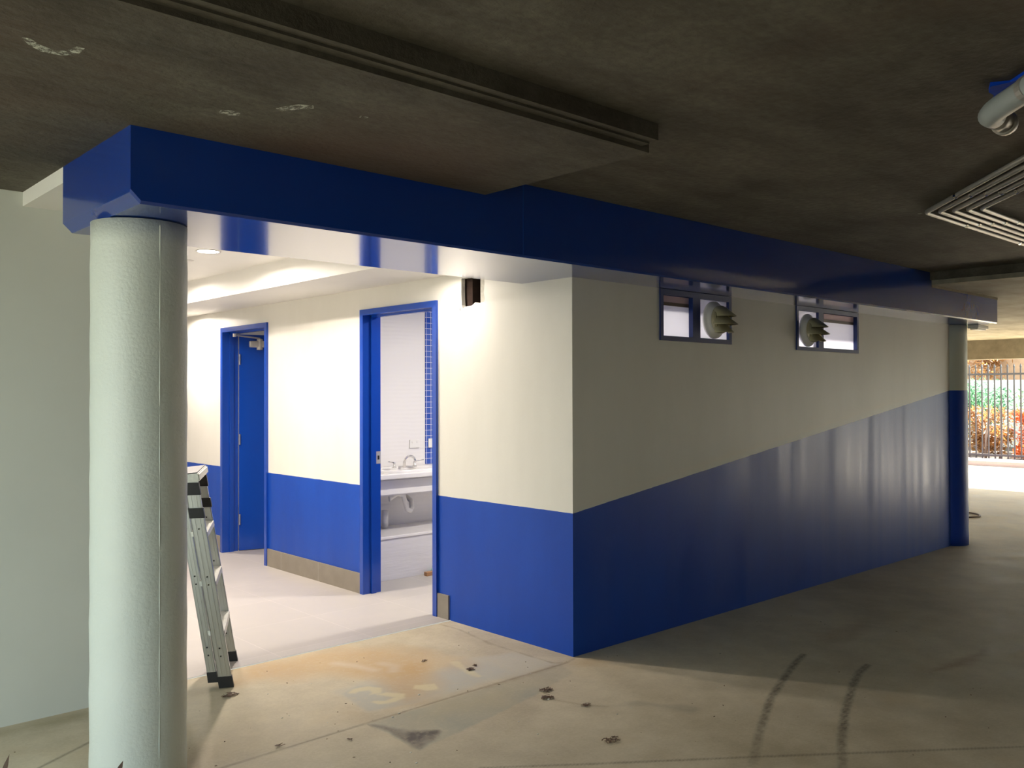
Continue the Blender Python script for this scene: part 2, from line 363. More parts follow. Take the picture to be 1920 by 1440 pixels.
Q=np.stack([idx[:-1,:-1],idx[:-1,1:],idx[1:,1:],idx[1:,:-1]],-1).reshape(-1,4)
# the tiled room floor takes over inside the alcove
cxm=(GX[:-1,:-1]+GX[1:,1:])/2; cym=(GY[:-1,:-1]+GY[1:,1:])/2
keep=~((cxm>-1.8)&(cxm<5.0)&(cym>1.095)); Q=Q[keep.reshape(-1)]
me=bpy.data.meshes.new('floor'); me.vertices.add(len(V)); me.vertices.foreach_set('co',V.reshape(-1))
me.loops.add(Q.size); me.loops.foreach_set('vertex_index',Q.reshape(-1).astype(np.int32)); me.polygons.add(len(Q)); me.polygons.foreach_set('loop_start',np.arange(0,Q.size,4,dtype=np.int32))
me.update(calc_edges=True); me.validate()
at=me.color_attributes.new('stain','FLOAT_COLOR','POINT'); at.data.foreach_set('color',np.concatenate([C,A[...,None]],-1).reshape(-1).astype(np.float32))
me.materials.append(M['floor']); fl=link(bpy.data.objects.new('floor',me)); fl['kind']='structure'
bm=B(); box(bm,(-1.8,1.095,-.03),(5.0,8.5,0.004)); struct('floor_tiled',bm,M['tile'])
struct('floor_driveway',bx((16.0,-14,-.04),(16.15,14,.0)),M['drive'])
struct('floor_garden',bx((16.15,-14,-.04),(40,14,.02)),M['soil'])

# ------------------------------------------------------------------ ceiling slab
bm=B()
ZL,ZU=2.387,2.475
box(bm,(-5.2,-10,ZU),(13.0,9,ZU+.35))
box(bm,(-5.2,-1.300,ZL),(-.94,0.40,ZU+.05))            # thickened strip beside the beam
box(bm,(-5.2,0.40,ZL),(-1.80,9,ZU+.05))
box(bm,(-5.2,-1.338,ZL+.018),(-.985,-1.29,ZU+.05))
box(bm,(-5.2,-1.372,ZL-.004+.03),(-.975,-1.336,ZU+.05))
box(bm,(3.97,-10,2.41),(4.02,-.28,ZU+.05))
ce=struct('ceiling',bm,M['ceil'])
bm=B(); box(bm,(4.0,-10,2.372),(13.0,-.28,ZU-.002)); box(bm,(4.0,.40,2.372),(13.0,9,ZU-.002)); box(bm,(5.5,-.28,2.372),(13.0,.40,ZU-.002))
struct('ceiling_far',bm,M['conc_bounce'])  # far slab colour lightened to carry light bounced off the sunny ground
# chalky scuffs on the slab: thin skim patches
def scuff(pts,w,z):
    bm=B()
    left=[];right=[]
    P=[Vector((x,y,0)) for x,y in pts]
    for i,p in enumerate(P):
        t=(P[min(i+1,len(P)-1)]-P[max(i-1,0)]).normalized(); s=Vector((-t.y,t.x,0))
        ww=w*(.35+.65*math.sin(PI*(i+.5)/len(P)))*random.uniform(.8,1.2)
        left.append(bm.verts.new(p+s*ww+Vector((0,0,z)))); right.append(bm.verts.new(p-s*ww+Vector((0,0,z))))
    for i in range(len(P)-1): bm.faces.new((left[i],left[i+1],right[i+1],right[i]))
    return bm
t=NT('chalky_skim'); tr=t.new('ShaderNodeBsdfTransparent'); mx=t.new('ShaderNodeMixShader'); t.col((.55,.55,.48,1)); t.rough(.9)
t.lk(t.ramp(t.noise(55,4,.75),.40,.62),mx.inputs[0]); t.lk(tr.outputs[0],mx.inputs[1]); t.lk(t.b.outputs[0],mx.inputs[2]); t.lk(mx.outputs[0],t.n['Material Output'].inputs[0]); M['chalk']=t.m
for pts,w in (([(-2.993,-.92),(-2.967,-.887),(-2.932,-.865),(-2.898,-.867),(-2.874,-.893),(-2.868,-.948)],.020),([(-2.369,-.686),(-2.339,-.692),(-2.308,-.704)],.028),([(-2.236,-.828),(-2.215,-.869),(-2.198,-.906),(-2.166,-.927)],.026),([(-2.003,-.943),(-1.977,-.951)],.012)):
    obj('chalk_mark',scuff(pts,w,ZL-.0012),M['chalk'],ce)

# ------------------------------------------------------------------ far beam, kerb, back and side walls, left light blocker
tag(obj('downstand_beam',bx((12.7,-10,2.04),(13.0,9,2.40)),M['conc']),'brown-grey bare concrete downstand beam above the fence opening at the slab edge','beam')
struct('kerb',bx((15.35,-14,-.02),(16.15,14,.10)),M['kerb'])['kind']='structure'
struct('wall_back',bx((-5.2,-7.2,0),(13,-7,2.6)),M['conc'])
struct('left_light_blocker',bx((-5.3,-7.2,0),(-5.2,-2.9,2.8)),M['conc'])  # unseen, added to narrow the left opening and direct the daylight
struct('wall_far_left',bx((-10,9,0),(13,9.2,2.8)),M['conc'])

# ------------------------------------------------------------------ building walls
def cells(u0,u1,v0,v1,holes):
    us=sorted({u0,u1,*[h[0] for h in holes],*[h[1] for h in holes]}); vs=sorted({v0,v1,*[h[2] for h in holes],*[h[3] for h in holes]})
    us=[u for u in us if u0<=u<=u1]; vs=[v for v in vs if v0<=v<=v1]
    for a,b in zip(us,us[1:]):
        for c,d in zip(vs,vs[1:]):
            cu,cv=(a+b)/2,(c+d)/2
            if any(h[0]<cu<h[1] and h[2]<cv<h[3] for h in holes): continue
            yield a,b,c,d
W1=(.784,1.559,1.80,2.124); W2=(2.411,3.386,1.79,2.124)
bm=B()
for a,b,c,d in cells(0,5.26,0,2.124,[W1,W2]): box(bm,(a,0,c),(b,.12,d))
struct('wall_right',bm,M['wall'])
D1=(1.245,2.11,-1,2.06); D2=(3.62,4.475,-1,2.06); HL=(.735,.995,2.005,2.225)
bm=B()
for a,b,c,d in cells(.12,7.5,0,2.45,[D1,D2,HL]): box(bm,(0,a,c),(.12,b,d)) if not (a<.41 and d>2.13) else box(bm,(0,a,c),(.12,b,2.124))
# jagged rim of the broken-out hole
inner=[(.753,2.21),(.750,2.16),(.757,2.10),(.748,2.06),(.755,2.045),(.80,2.040),(.84,2.047),(.872,2.030),(.90,2.028),(.945,2.026),(.962,2.015),(.973,2.04),(.978,2.12),(.976,2.21)]
outer=[(.735,2.225),(.735,2.16),(.735,2.10),(.735,2.05),(.735,2.005),(.80,2.005),(.84,2.005),(.872,2.005),(.90,2.005),(.945,2.005),(.985,2.005),(.995,2.04),(.995,2.12),(.995,2.225)]
n=len(inner)
for i in range(n):
    j=(i+1)%n
    q=[inner[i],inner[j],outer[j],outer[i]]
    prism(bm,q,lambda p:Vector((0,p[0],p[1])),lambda p:Vector((.03,p[0],p[1])))
wc=struct('wall_center',bm,M['wall'])
obj('hole_rim',bx((.010,.742,2.03),(.06,.800,2.22)),M['plaster'],wc)
obj('hole_brick',bx((.045,.918,2.01),(.11,.993,2.22)),M['brick'],wc)
obj('hole_cavity',bx((.115,.74,2.01),(.14,.99,2.22)),M['void'],wc)
# inside walls of the rooms
bm=B(); box(bm,(.12,2.88,0),(2.2,2.96,2.45)); iw=struct('wall_bathroom',bm,M['wave'])
obj('mosaic_strip',bx((1.14,2.872,.852),(2.0,2.88,2.45)),M['mosaic'],iw)
bm=B(); box(bm,(2.2,.12,0),(2.26,2.96,2.13)); box(bm,(4.4,.12,0),(4.46,2.96,2.10)); pt=struct('wall_partition',bm,M['inner'])
bm=B(); box(bm,(2.19,.12,2.13),(2.27,2.96,2.165)); box(bm,(4.39,.12,2.10),(4.47,2.96,2.15)); obj('partition_capping',bm,M['brownrail'],pt)
bm=B(); box(bm,(5.14,.12,0),(5.26,7.5,2.45)); box(bm,(2.2,2.88,0),(5.14,2.96,2.45)); struct('wall_end',bm,M['inner'])
bm=B(); box(bm,(2.4,3.0,0),(2.5,7.5,2.45)); box(bm,(-1.9,7.5,0),(5.26,7.6,2.6)); struct('wall_rear',bm,M['inner'])
struct('ceiling_rooms',bx((.12,.42,2.45),(5.14,7.5,2.47)),M['white'])
# far left wall, corridor side
bm=B(); box(bm,(-10,1.007,0),(-1.815,1.12,2.387)); struct('wall_left',bm,M['cream']); struct('wall_corridor',bx((-1.92,1.12,0),(-1.80,7.5,2.45)),M['cream'])
# plasterboard ceiling and bulkhead over the alcove
bm=B(); box(bm,(-1.80,.41,2.42),(-.575,7.5,2.465)); struct('ceiling_alcove',bm,M['white'])
bm=B(); box(bm,(-2.53,.41,2.323),(-1.80,1.007,2.387)); struct('ceiling_soffit',bm,M['white'])
bm=B(); box(bm,(-.575,.41,2.245),(0,7.5,2.465)); box(bm,(-.59,.41,2.235),(-.555,7.5,2.268)); struct('trim_1',bm,M['white'])

# ------------------------------------------------------------------ blue beam and its columns
bm=B()
Y0,Y1=-.345,.41; ZB=2.124
def quad(*p): bm.faces.new([bm.verts.new(q) for q in p])
K=.010
for x0,b0,x1,b1,zt in ((-2.53,ZB+.035,-2.495,ZB,ZL+.02),(-2.495,ZB,-.94,ZB,ZL+.02),(-.94,ZB,4.0,ZB,2.48),(4.0,ZB,5.5,ZB,2.35)):
    quad((x0,Y0,b0+K),(x1,Y0,b1+K),(x1,Y0,zt),(x0,Y0,zt)); quad((x0,Y0+K,b0),(x1,Y0+K,b1),(x1,Y0,b1+K),(x0,Y0,b0+K))
    quad((x0,Y1,b0),(x0,Y1,zt),(x1,Y1,zt),(x1,Y1,b1)); quad((x0,Y0+K,b0),(x0,Y1,b0),(x1,Y1,b1),(x1,Y0+K,b1)); quad((x0,Y0,zt),(x1,Y0,zt),(x1,Y1,zt),(x0,Y1,zt))
for x,zb,zt in ((-2.53,ZB+.035,ZL+.02),(5.5,ZB,2.35)): quad((x,Y0,zb+K),(x,Y0+K,zb),(x,Y1,zb),(x,Y1,zt),(x,Y0,zt))
quad((-.94,Y0,ZL+.02),(-.94,Y1,ZL+.02),(-.94,Y1,2.48),(-.94,Y0,2.48)); quad((4.0,Y0,2.35),(4.0,Y1,2.35),(4.0,Y1,2.48),(4.0,Y0,2.48))
bmesh.ops.remove_doubles(bm,verts=bm.verts[:],dist=1e-5)
beam=tag(obj('painted_beam',bm,M['beam']),'long deep blue glossy beam across the photo, carried by the pale column at left','beam')
obj('bare_top_lip',bx((4.0,Y0-.004,2.35),(5.5,Y1,2.372)),M['conc'],beam)
obj('vertical_joint',bx((-.702,Y0-.0015,ZB+.012),(-.698,Y0+.002,2.47)),M['blue'],beam)
def column(x,y,r,top,m,label):
    bm=B(); prof=[(0,0),(r,0)]+[(r+.0015*math.sin(i*2.1),top*i/24) for i in range(1,24)]+[(r,top-.004),(0,top-.004)]
    lathe(bm,prof,64,Matrix.Translation((x,y,0)))
    o=obj('round_column',bm,m,None,False)
    for p in o.data.polygons: p.use_smooth=abs(p.normal.z)<.5
    return tag(o,label,'column')
c1=column(-2.355,.055,.173,ZB,M['col'],'thick pale green-white round column in the left foreground under the beam end')
bm=B(); tube(bm,[(-2.355+.172*math.cos(-1.497),.055+.172*math.sin(-1.497),z) for z in (0,.5,1,1.5,2.1)],.0024,6); obj('formwork_seam',bm,M['col'],c1)
column(5.40,.074,.172,ZB,M['col2'],'far round column at the right end of the wall, cream above and blue below')
l=thing('batten_light','small white light fitting under the far right end of the blue beam','light',(5.6,-.14,2.09))
obj('housing',bevelbox((-.14,-.05,0),(.12,.05,.034),.006),M['plastic'],l); obj('diffuser',bevelbox((-.12,-.035,-.012),(.10,.035,.002),.005),M['plastic'],l)

# ------------------------------------------------------------------ doors
def door_frame(bm,y0,y1,ztop,w=.042):
    # architrave lip on the corridor side, deep rebated jambs
    for a,b in ((y0,y0+w),(y1-w,y1)): box(bm,(-.018,a,0.002),(.0,b,ztop)); 
    box(bm,(-.018,y0+w,ztop-w),(0,y1-w,ztop))
    for s,(a,b) in ((1,(y0+.012,y0+w)),(-1,(y1-w,y1-.012))):
        box(bm,(0,a,0.002),(.138,b,ztop-.012))
        c,d=(b,b+.014) if s==1 else (a-.014,a)
        box(bm,(.05,c,0.002),(.09,d,ztop-w))
    box(bm,(0,y0+w,ztop-w),(.138,y1-w,ztop-.012)); box(bm,(.05,y0+w,ztop-w-.014),(.09,y1-w,ztop-w))
d1=struct_empty('door_1',(0,1.68,0))
def put(o,par): 
    o.matrix_parent_inverse=par.matrix_basis.inverted(); return o
bpy.context.view_layer.update()
bm=B(); door_frame(bm,1.222,2.138,2.09); o=put(obj('door_frame',bm,M['doorblue'],d1),d1)
bm=B(); box(bm,(.098,2.0945,.955),(.136,2.0965,1.045)); sp=put(obj('strike_plate',bm,M['closer'],d1),d1)
obj('latch_slot',bx((.110,2.0935,.985),(.126,2.095,1.015)),M['void'],sp)
# leaf swung back inside the bathroom, hinged on the right-hand jamb
lf=bevelbox((0,0,0.008),(.80,.036,2.035),.002); rotm=Matrix.Translation((.145,1.27,0))@Matrix.Rotation(math.radians(-14),4,'Z'); bmesh.ops.transform(lf,matrix=rotm,verts=lf.verts)
lv=put(obj('door_leaf',lf,M['doorblue'],d1),d1)
bm=B(); tube(bm,[(.10,1.36,2.035),(.24,1.37,2.03),(.42,1.25,2.0)],.008,8); put(obj('closer_arm',bm,M['closer'],d1),d1)
d2=struct_empty('door_2',(0,4.05,0)); bpy.context.view_layer.update()
bm=B(); door_frame(bm,3.59,4.50,2.09); put(obj('door_frame',bm,M['doorblue'],d2),d2)
A2=math.radians(-15.2); RM=Matrix.Translation((.138,4.437,0))@Matrix.Rotation(A2,4,'Z')
lf=bevelbox((0,-.001,0.010),(.82,.037,2.035),.002); bmesh.ops.transform(lf,matrix=RM,verts=lf.verts); leaf=put(obj('door_leaf',lf,M['doorblue'],d2),d2)
bm=bevelbox((.088,-.055,1.915),(.37,-.0015,1.975),.012,3); bmesh.ops.transform(bm,matrix=RM,verts=bm.verts); obj('door_closer',bm,M['closer'],leaf)
bm=B(); lathe(bm,[(0,-.01),(.028,-.01),(.028,.088),(.02,.095),(0,.095)],20,RM@Matrix.Translation((.185,-.03,1.902))); obj('closer_pivot',bm,M['closer'],leaf)
bm=B(); p=RM@Vector((.185,-.03,2.0)); tube(bm,[p,(.02,4.28,2.015)],.007,8); tube(bm,[(.02,4.28,2.0),(.02,4.28,2.03)],.016,10); tube(bm,[(.02,4.28,2.02),(.09,4.33,2.04)],.009,8); put(obj('closer_arm',bm,M['closer'],d2),d2)
for z in (.25,1.0,1.75):
    bm=B(); tube(bm,[(.140,4.425,z),(.140,4.425,z+.1)],.007,10); put(obj('hinge',bm,M['chrome'],d2),d2)

# ------------------------------------------------------------------ skirting tiles
def skirt(y0,y1,h,name):
    bm=B(); box(bm,(-.012,y0,.004),(-.0005,y1,h)); struct(name,bm,M['skirt'])
skirt(2.14,3.588,.152,'baseboard_center'); skirt(1.105,1.220,.160,'baseboard_right'); skirt(4.502,7.5,.152,'baseboard_left')
bm=B()
for y in (2.74,3.34): box(bm,(-.0125,y,.006),(-.0118,y+.002,.151))
struct('trim_2',bm,M['plaster'])

# ------------------------------------------------------------------ windows and exhaust cowls
def window(i,x0,x1,z0,z1,mx0,mx1,fr,panel_left):
    w=struct_empty('window_%d'%i,(x0,0,z0)); bpy.context.view_layer.update()
    bm=B(); yA,yB=-.010,.10
    box(bm,(x0,yA,z0),(x0+fr,yB,z1)); box(bm,(x1-fr,yA,z0),(x1,yB,z1)); box(bm,(x0+fr,yA,z0),(x1-fr,yB,z0+fr)); box(bm,(x0+fr,yA,z1-fr*1.2),(x1-fr,yB,z1)); box(bm,(mx0,yA,z0+fr),(mx1,yB,z1-fr*1.2))
    put(obj('window_frame',bm,M['frame'],w),w)
    L=(x0+fr,mx0); Rr=(mx1,x1-fr)
    P,G=(L,Rr) if panel_left else (Rr,L)
    put(obj('vent_panel',bx((P[0],.012,z0+fr),(P[1],.017,z1-fr*1.2)),M['frost'],w),w)
    zb=z1-.098
    put(obj('frosted_pane',bx((G[0],.022,z0+fr),(G[1],.026,zb)),M['frost'],w),w)
    put(obj('brown_rail',bx((G[0],.022,zb),(G[1],.030,zb+.022)),M['brownrail'],w),w)
    put(obj('upper_pane',bx((G[0],.022,zb+.022),(G[1],.026,z1-fr*1.2)),M['frost2'],w),w)
    return P
window(1,*W1[:2],1.80,2.122,1.118,1.20,.030,False)
window(2,*W2[:2],1.79,2.122,2.735,2.81,.028,True)
def cowl(x,z,label,first=None):
    if first is None:
        t=thing('exhaust_cowl',label,'vent',(x,.011,z),0,'exhaust cowls in the high windows')
        Mx=Matrix.Rotation(PI/2,4,'X')   # local z -> -y
        bm=B(); lathe(bm,[(0,0),(.124,0),(.124,.012),(.112,.02),(.098,.03),(.094,.045),(0,.045)],40,Mx); obj('round_flange',bm,M['plastic'],t,True)
        bm=B()
        # round hood: short drum
        lathe(bm,[(.090,.045),(.092,.066),(.084,.078),(.0,.078)],40,Mx); obj('hood_drum',bm,M['cowl'],t,False)
        for k,(zc,w,dp) in enumerate(((.050,.078,.105),(-.004,.090,.115),(-.056,.075,.085))):
            bm=B(); N=14; top=[];bot=[]
            for j in range(N+1):
                u=-1+2*j/N; xx=u*w; s=math.sqrt(max(0,1-u*u))
                top.append((xx,-.060-.012*s,zc+.038*(.35+.65*s))); bot.append((xx,-.062-dp*s,zc-.028))
            va=[bm.verts.new(p) for p in top]; vb=[bm.verts.new(p) for p in bot]; vc=[bm.verts.new((p[0],p[1],p[2]-.004)) for p in bot]; vd=[bm.verts.new((p[0]*.98,p[1]+.003,p[2]-.004)) for p in top]
            for j in range(N):
                for a,b in ((va,vb),(vb,vc),(vc,vd)): bm.faces.new((a[j],a[j+1],b[j+1],b[j]))
            bmesh.ops.remove_doubles(bm,verts=bm.verts[:],dist=1e-5)
            obj('louvre_fin',bm,M['cowl'],t,True)
        return t
    r=first.copy(); COL.objects.link(r); r.location=(x,.011,z); r['label']=label
    for ch in first.children:
        c=ch.copy(); COL.objects.link(c); c.parent=r
    return r
cw=cowl(1.375,1.957,'round cream exhaust cowl with three louvre fins in the window nearer the wall corner')
cowl(2.595,1.945,'round cream exhaust cowl with three louvre fins in the window farther along the wall',cw)

# ------------------------------------------------------------------ bathroom
t=thing('washbasin','white semi-recessed washbasin with shroud under its wide rim','basin',(.9,2.88,0))
bm=bevelbox((-.76,-.46,.79),(.72,-.002,.832),.01,3); obj('vanity_top',bm,M['porcelain'],t,False)
bm=B()
Sc=Matrix.Translation((-.12,-.235,.80))@Matrix.Diagonal((1.35,.82,1,1))
lathe(bm,[(.262,.03),(.262,.048),(.25,.054),(.225,.050),(.20,.02),(.13,-.012),(0,-.014)],48,Sc); obj('bowl',bm,M['porcelain'],t,True)
bm=B(); pf=[(-.74,.79),(.27,.79),(.26,.70),(.225,.665),(.16,.652),(-.70,.652),(-.73,.68)]
prism(bm,pf,lambda p:Vector((p[0],-.40,p[1])),lambda p:Vector((p[0],-.05,p[1]))); bmesh.ops.bevel(bm,geom=bm.edges[:],offset=.012,segments=2,affect='EDGES'); sh=obj('shroud',bm,M['porcelain'],t,False)
obj('shroud_seam',bx((.11,-.402,.665),(.114,-.399,.785)),M['skirt'],sh)
for x in (.04,.17): obj('overflow_slot',bx((x-.015,-.402,.762),(x+.015,-.399,.768)),M['brownrail'],sh)
bm=B(); tube(bm,[(-.27,-.2,.66),(-.27,-.2,.60),(-.25,-.2,.62),(-.20,-.2,.64),(-.14,-.2,.62),(-.12,-.2,.56),(-.10,-.2,.50),(-.06,-.19,.485),(-.03,-.17,.51),(-.02,-.15,.56),(-.02,-.06,.60),(-.02,-.004,.60)],.021,14); obj('waste_trap',bm,M['plastic'],t,True)
bm=B(); tube(bm,[(-.27,-.12,.50),(-.27,-.12,.352)],.028,14); obj('waste_pipe',bm,M['plastic'],t,True)
t=thing('basin_mixer','chrome three-piece basin tap set with arched spout on white basin','tap',(.83,2.76,.846))
bm=B(); arc=[(0,0,0),(0,0,.05)]+[(.045-.045*math.cos(a),-.02*a/3-.008,.06+.035*math.sin(a)) for a in [k*PI/8 for k in range(9)]]+[(.095,-.04,.045)]
tube(bm,arc,[.014,.012]+[.010]*9+[.009],14); obj('spout',bm,M['chrome'],t,True)
for x,a in ((-.105,2.6),(.105,-.15)):
    bm=B(); lathe(bm,[(0,0),(.022,0),(.020,.008),(.011,.014),(.010,.045),(.006,.05),(0,.05)],20,Matrix.Translation((x,0,0))); h=obj('tap_body',bm,M['chrome'],t,True)
    bm=B(); tube(bm,[(x,0,.045),(x+.05*math.cos(a),-.012,.052),(x+.085*math.cos(a),-.02,.058)],.005,10); obj('lever',bm,M['chrome'],h,True)
t=thing('power_outlet','white double power outlet on the white tiles beside the mosaic strip','outlet',(1.02,2.88,1.035))
obj('cover_plate',bevelbox((-.052,-.012,-.036),(.052,-.001,.036),.003),M['plastic'],t)
for x in (-.025,.025): obj('switch_rocker',bevelbox((x-.006,-.015,.008),(x+.006,-.011,.022),.001),M['porcelain'],t)
t=thing('light_switch','white light switch plate mounted on the blue mosaic strip','switch',(1.22,2.872,1.035))
obj('cover_plate',bevelbox((-.055,-.012,-.040),(.055,-.001,.040),.003),M['plastic'],t)
obj('switch_rocker',bevelbox((-.006,-.016,-.012),(.008,-.011,.012),.001),M['porcelain'],t)
t=thing('wrapped_bench','low white box bench wrapped in clear plastic below the washbasin','bench',(.98,2.63,0.004))
obj('front_panel',bevelbox((-.80,-.25,0.0),(1.1,-.238,.325),.002),M['wrap'],t)
obj('bench_top',bevelbox((-.80,-.258,.325),(1.1,.238,.347),.005),M['porcelain'],t)
obj('side_panel',bevelbox((1.086,-.236,0),(1.10,.236,.324),.002),M['wrap'],t)
tag(obj('timber_offcut',bevelbox((.72,2.30,.004),(.98,2.34,.035),.003),M['timber']),'short raw timber offcut on the bathroom floor against the wrapped bench','timber')
tag(obj('green_glass_strip',bevelbox((.80,2.345,.004),(1.0,2.352,.05),.001),plain('pale_green_strip',(.45,.72,.55,1),.2)),'thin pale green strip standing between timber offcut and wrapped bench','strip')

# ------------------------------------------------------------------ lights fitted in the building
def downlight(x,y,z,power,label,size=.085,lit=True,col=(1,.885,.79),group=None,r=.05):
    t=thing('downlight',label,'light',(x,y,z),0,group)
    bm=B(); lathe(bm,[(r,-.003),(r+.012,-.006),(r+.014,-.001),(r+.014,.0),(r,.0)],40); obj('trim_ring',bm,M['unlit'],t,True)
    bm=B(); lathe(bm,[(0,-.004),(r,-.003),(r,.0),(0,.0)],40); obj('lens',bm,M['lens'] if lit else M['unlit'],t)
    if lit:
        L=bpy.data.lights.new('downlight_lamp','AREA'); L.shape='DISK'; L.size=size; L.energy=power; L.color=col
        o=bpy.data.objects.new('downlight_lamp',L); COL.objects.link(o); o.parent=t; o.location=(0,0,-.012)
        L.spread=math.radians(170)
    return t
downlight(-1.12,2.25,2.42,50,'round lit downlight in the alcove ceiling just right of the column',r=.068)
downlight(-.26,.99,2.245,4.5,'round lit downlight in the bulkhead underside near the broken-out hole, hidden behind the beam')
downlight(-.28,4.90,2.245,28,'round lit downlight in the bulkhead underside past the far blue door')
t=thing('ceiling_disc','flat pale round disc on the alcove ceiling behind the lit downlight','ceiling disc',(-1.07,2.75,2.42))
bm=B(); lathe(bm,[(0,-.008),(.05,-.008),(.058,-.002),(.058,0),(0,0)],40); obj('cover',bm,M['unlit'],t,True)
downlight(-1.0,3.6,2.42,25,'round lit downlight deep in the corridor near the far blue door')
downlight(1.05,1.3,2.45,42,'round lit downlight in the bathroom ceiling before the washbasin',col=(1,.95,.88),r=.06)
downlight(3.2,.9,2.45,60,'round lit downlight in the room behind the second high window',col=(1,.95,.88),r=.06)
downlight(1.2,5.6,2.45,20,'round lit downlight in the room behind the open blue door',col=(1,.95,.88),r=.06)

# ------------------------------------------------------------------ conduits and pipe on the slab
zc=2.452
t=thing('conduit_bundle','five thin galvanised conduits nested in a bent corner under the slab at right','conduit',(1.31,-1.405,zc))
cs=[((1.31,-1.405),(.485,-2.15)),((1.364,-1.453),(.632,-2.105)),((1.389,-1.514),(.768,-2.06)),((1.388,-1.588),(.902,-2.02)),((1.418,-1.652),(1.043,-1.976))]
for k,((x,y),(x2,y2)) in enumerate(cs):
    yy=-1.405-.061*k; xx=1.315+.028*k
    d=Vector((-.745,-.667,0)).normalized(); p=Vector((xx,yy,zc))
    a=Vector((3.93,yy,zc)); b=p+Vector((.035,0,0)); c=p+d*.035; e=p+d*2.6
    pts=[a,b]+[b.lerp(p,s).lerp(p.lerp(c,s),s) for s in (.25,.5,.75)]+[c,e]
    bm=B(); tube(bm,[v-Vector((1.31,-1.405,zc)) for v in pts],.0125,12); cn=obj('conduit',bm,M['conduit'],t,True)
    for q,dr in ((p+Vector((.55,0,0)),Vector((1,0,0))),(p+Vector((1.45,0,0)),Vector((1,0,0))),(p+Vector((2.4,0,0)),Vector((1,0,0))),(p+d*.42,d),(p+d*1.6,d)):
        q=q-Vector((1.31,-1.405,zc)); bm=B(); tube(bm,[q-dr*.013,q+dr*.013],.0155,12)
        s=Vector((-dr.y,dr.x,0)); 
        obj('saddle_clip',bm,M['chrome'],cn)
t=thing('waste_pipe','grey plastic pipe with elbow and metal coupling hanging at top right','pipe',(-.57,-2.38,2.36))
dd=Vector((-.72,-.694,0)).normalized(); ex=Vector((1,0,0))
bm=B(); pts=[dd*1.6,dd*.8,dd*.07,dd*.03+ex*.004,Vector((.012,0,-.002)),ex*.045]
tube(bm,pts,.037,20); obj('pipe_run',bm,M['pipe'],t,True)
bm=B(); tube(bm,[ex*.035,ex*.13],.035,20); tube(bm,[ex*.125,ex*.15],.040,20); cpl=obj('metal_coupling',bm,M['conduit'],t,True)
bm=B(); tube(bm,[ex*.148,ex*.185],.026,20); obj('pipe_stub',bm,M['pipe'],t,True)
bm=B(); tube(bm,[dd*.25+Vector((0,0,.03)),dd*.25+Vector((0,0,.115))],.006,8); tube(bm,[dd*.25-dd*.015,dd*.25+dd*.015],.040,20); obj('hanger',bm,M['conduit'],t)
bm=B()
poly=[(-.53,-2.37),(-.47,-2.345),(-.40,-2.34),(-.365,-2.322),(-.30,-2.36),(-.33,-2.46),(-.48,-2.54),(-.56,-2.48),(-.50,-2.42)]
prism(bm,poly,lambda p:Vector((p[0],p[1],2.462+.006*math.sin(p[0]*60))),lambda p:Vector((p[0],p[1],2.4745)))
tag(obj('blue_plastic_sheet',bm,M['sheet']),'crinkled bright blue sheet on the slab above the grey pipe','sheet')

# ------------------------------------------------------------------ stepladder
Wd=Vector((.47,.88,0)).normalized(); Ld=Vector((-.88,.47,0)).normalized()
root=Vector((-1.639,.843,0)); LH=1.04; LT=.17
t=thing('step_ladder','folded aluminium stepladder with black feet leaning behind the pale column','ladder',root)
def rail(name,p0,w,th,top,mat,z0=.045,parent=t):
    """C-channel stile: p0 offset at the foot, leaning in Ld"""
    bm=B(); 
    def q(a,b,z): s=z/LH; return p0+Ld*(a+LT*s)+Wd*b+Vector((0,0,z))
    for (a0,a1,b0,b1) in ((-w/2,w/2,-th/2,-th/2+.004),(-w/2,-w/2+.004,-th/2,th/2),(w/2-.004,w/2,-th/2,th/2),(-.0015-w*.18,.0015-w*.18,-th/2-.0025,-th/2),(-.0015+w*.2,.0015+w*.2,-th/2-.0025,-th/2)):
        v=[bm.verts.new(q(a,b,z)) for z in (z0,top) for a,b in ((a0,b0),(a1,b0),(a1,b1),(a0,b1))]
        for f in ((0,3,2,1),(4,5,6,7),(0,1,5,4),(1,2,6,5),(2,3,7,6),(3,0,4,7)): bm.faces.new([v[i] for i in f])
    r=obj(name,bm,mat,parent)
    # foot
    bm=B(); v=[bm.verts.new(q(a,b,z)) for z,k in ((z0-.043 if z0<.06 else z0-.04,1.12),(z0+.012,1.08)) for a,b in ((-w/2*k,-th/2*k-.003),(w/2*k,-th/2*k-.003),(w/2*k,th/2*k),(-w/2*k,th/2*k))]
    for f in ((0,3,2,1),(4,5,6,7),(0,1,5,4),(1,2,6,5),(2,3,7,6),(3,0,4,7)): bm.faces.new([v[i] for i in f])
    obj('rubber_foot',bm,M['black'],r)
    for z in (.16,.20,.52,.56,.80):
        bm=B(); c=q(w*.02,-th/2-.004,z); bmesh.ops.create_icosphere(bm,subdivisions=1,radius=.0045,matrix=Matrix.Translation(c)); obj('rivet',bm,M['black'],r)
    return q
WN=.445
qb=rail('front_stile',Vector((0,0,0)),.064,.026,LH,M['alu'])
qc=rail('front_stile',Wd*WN,.060,.026,LH,M['alu'])
qa=rail('rear_stile',Ld*.062+Wd*.03,.044,.022,LH-.04,M['alu'],.062)
qd=rail('rear_stile',Ld*.062+Wd*(WN-.03),.044,.022,LH-.04,M['alu'],.062)
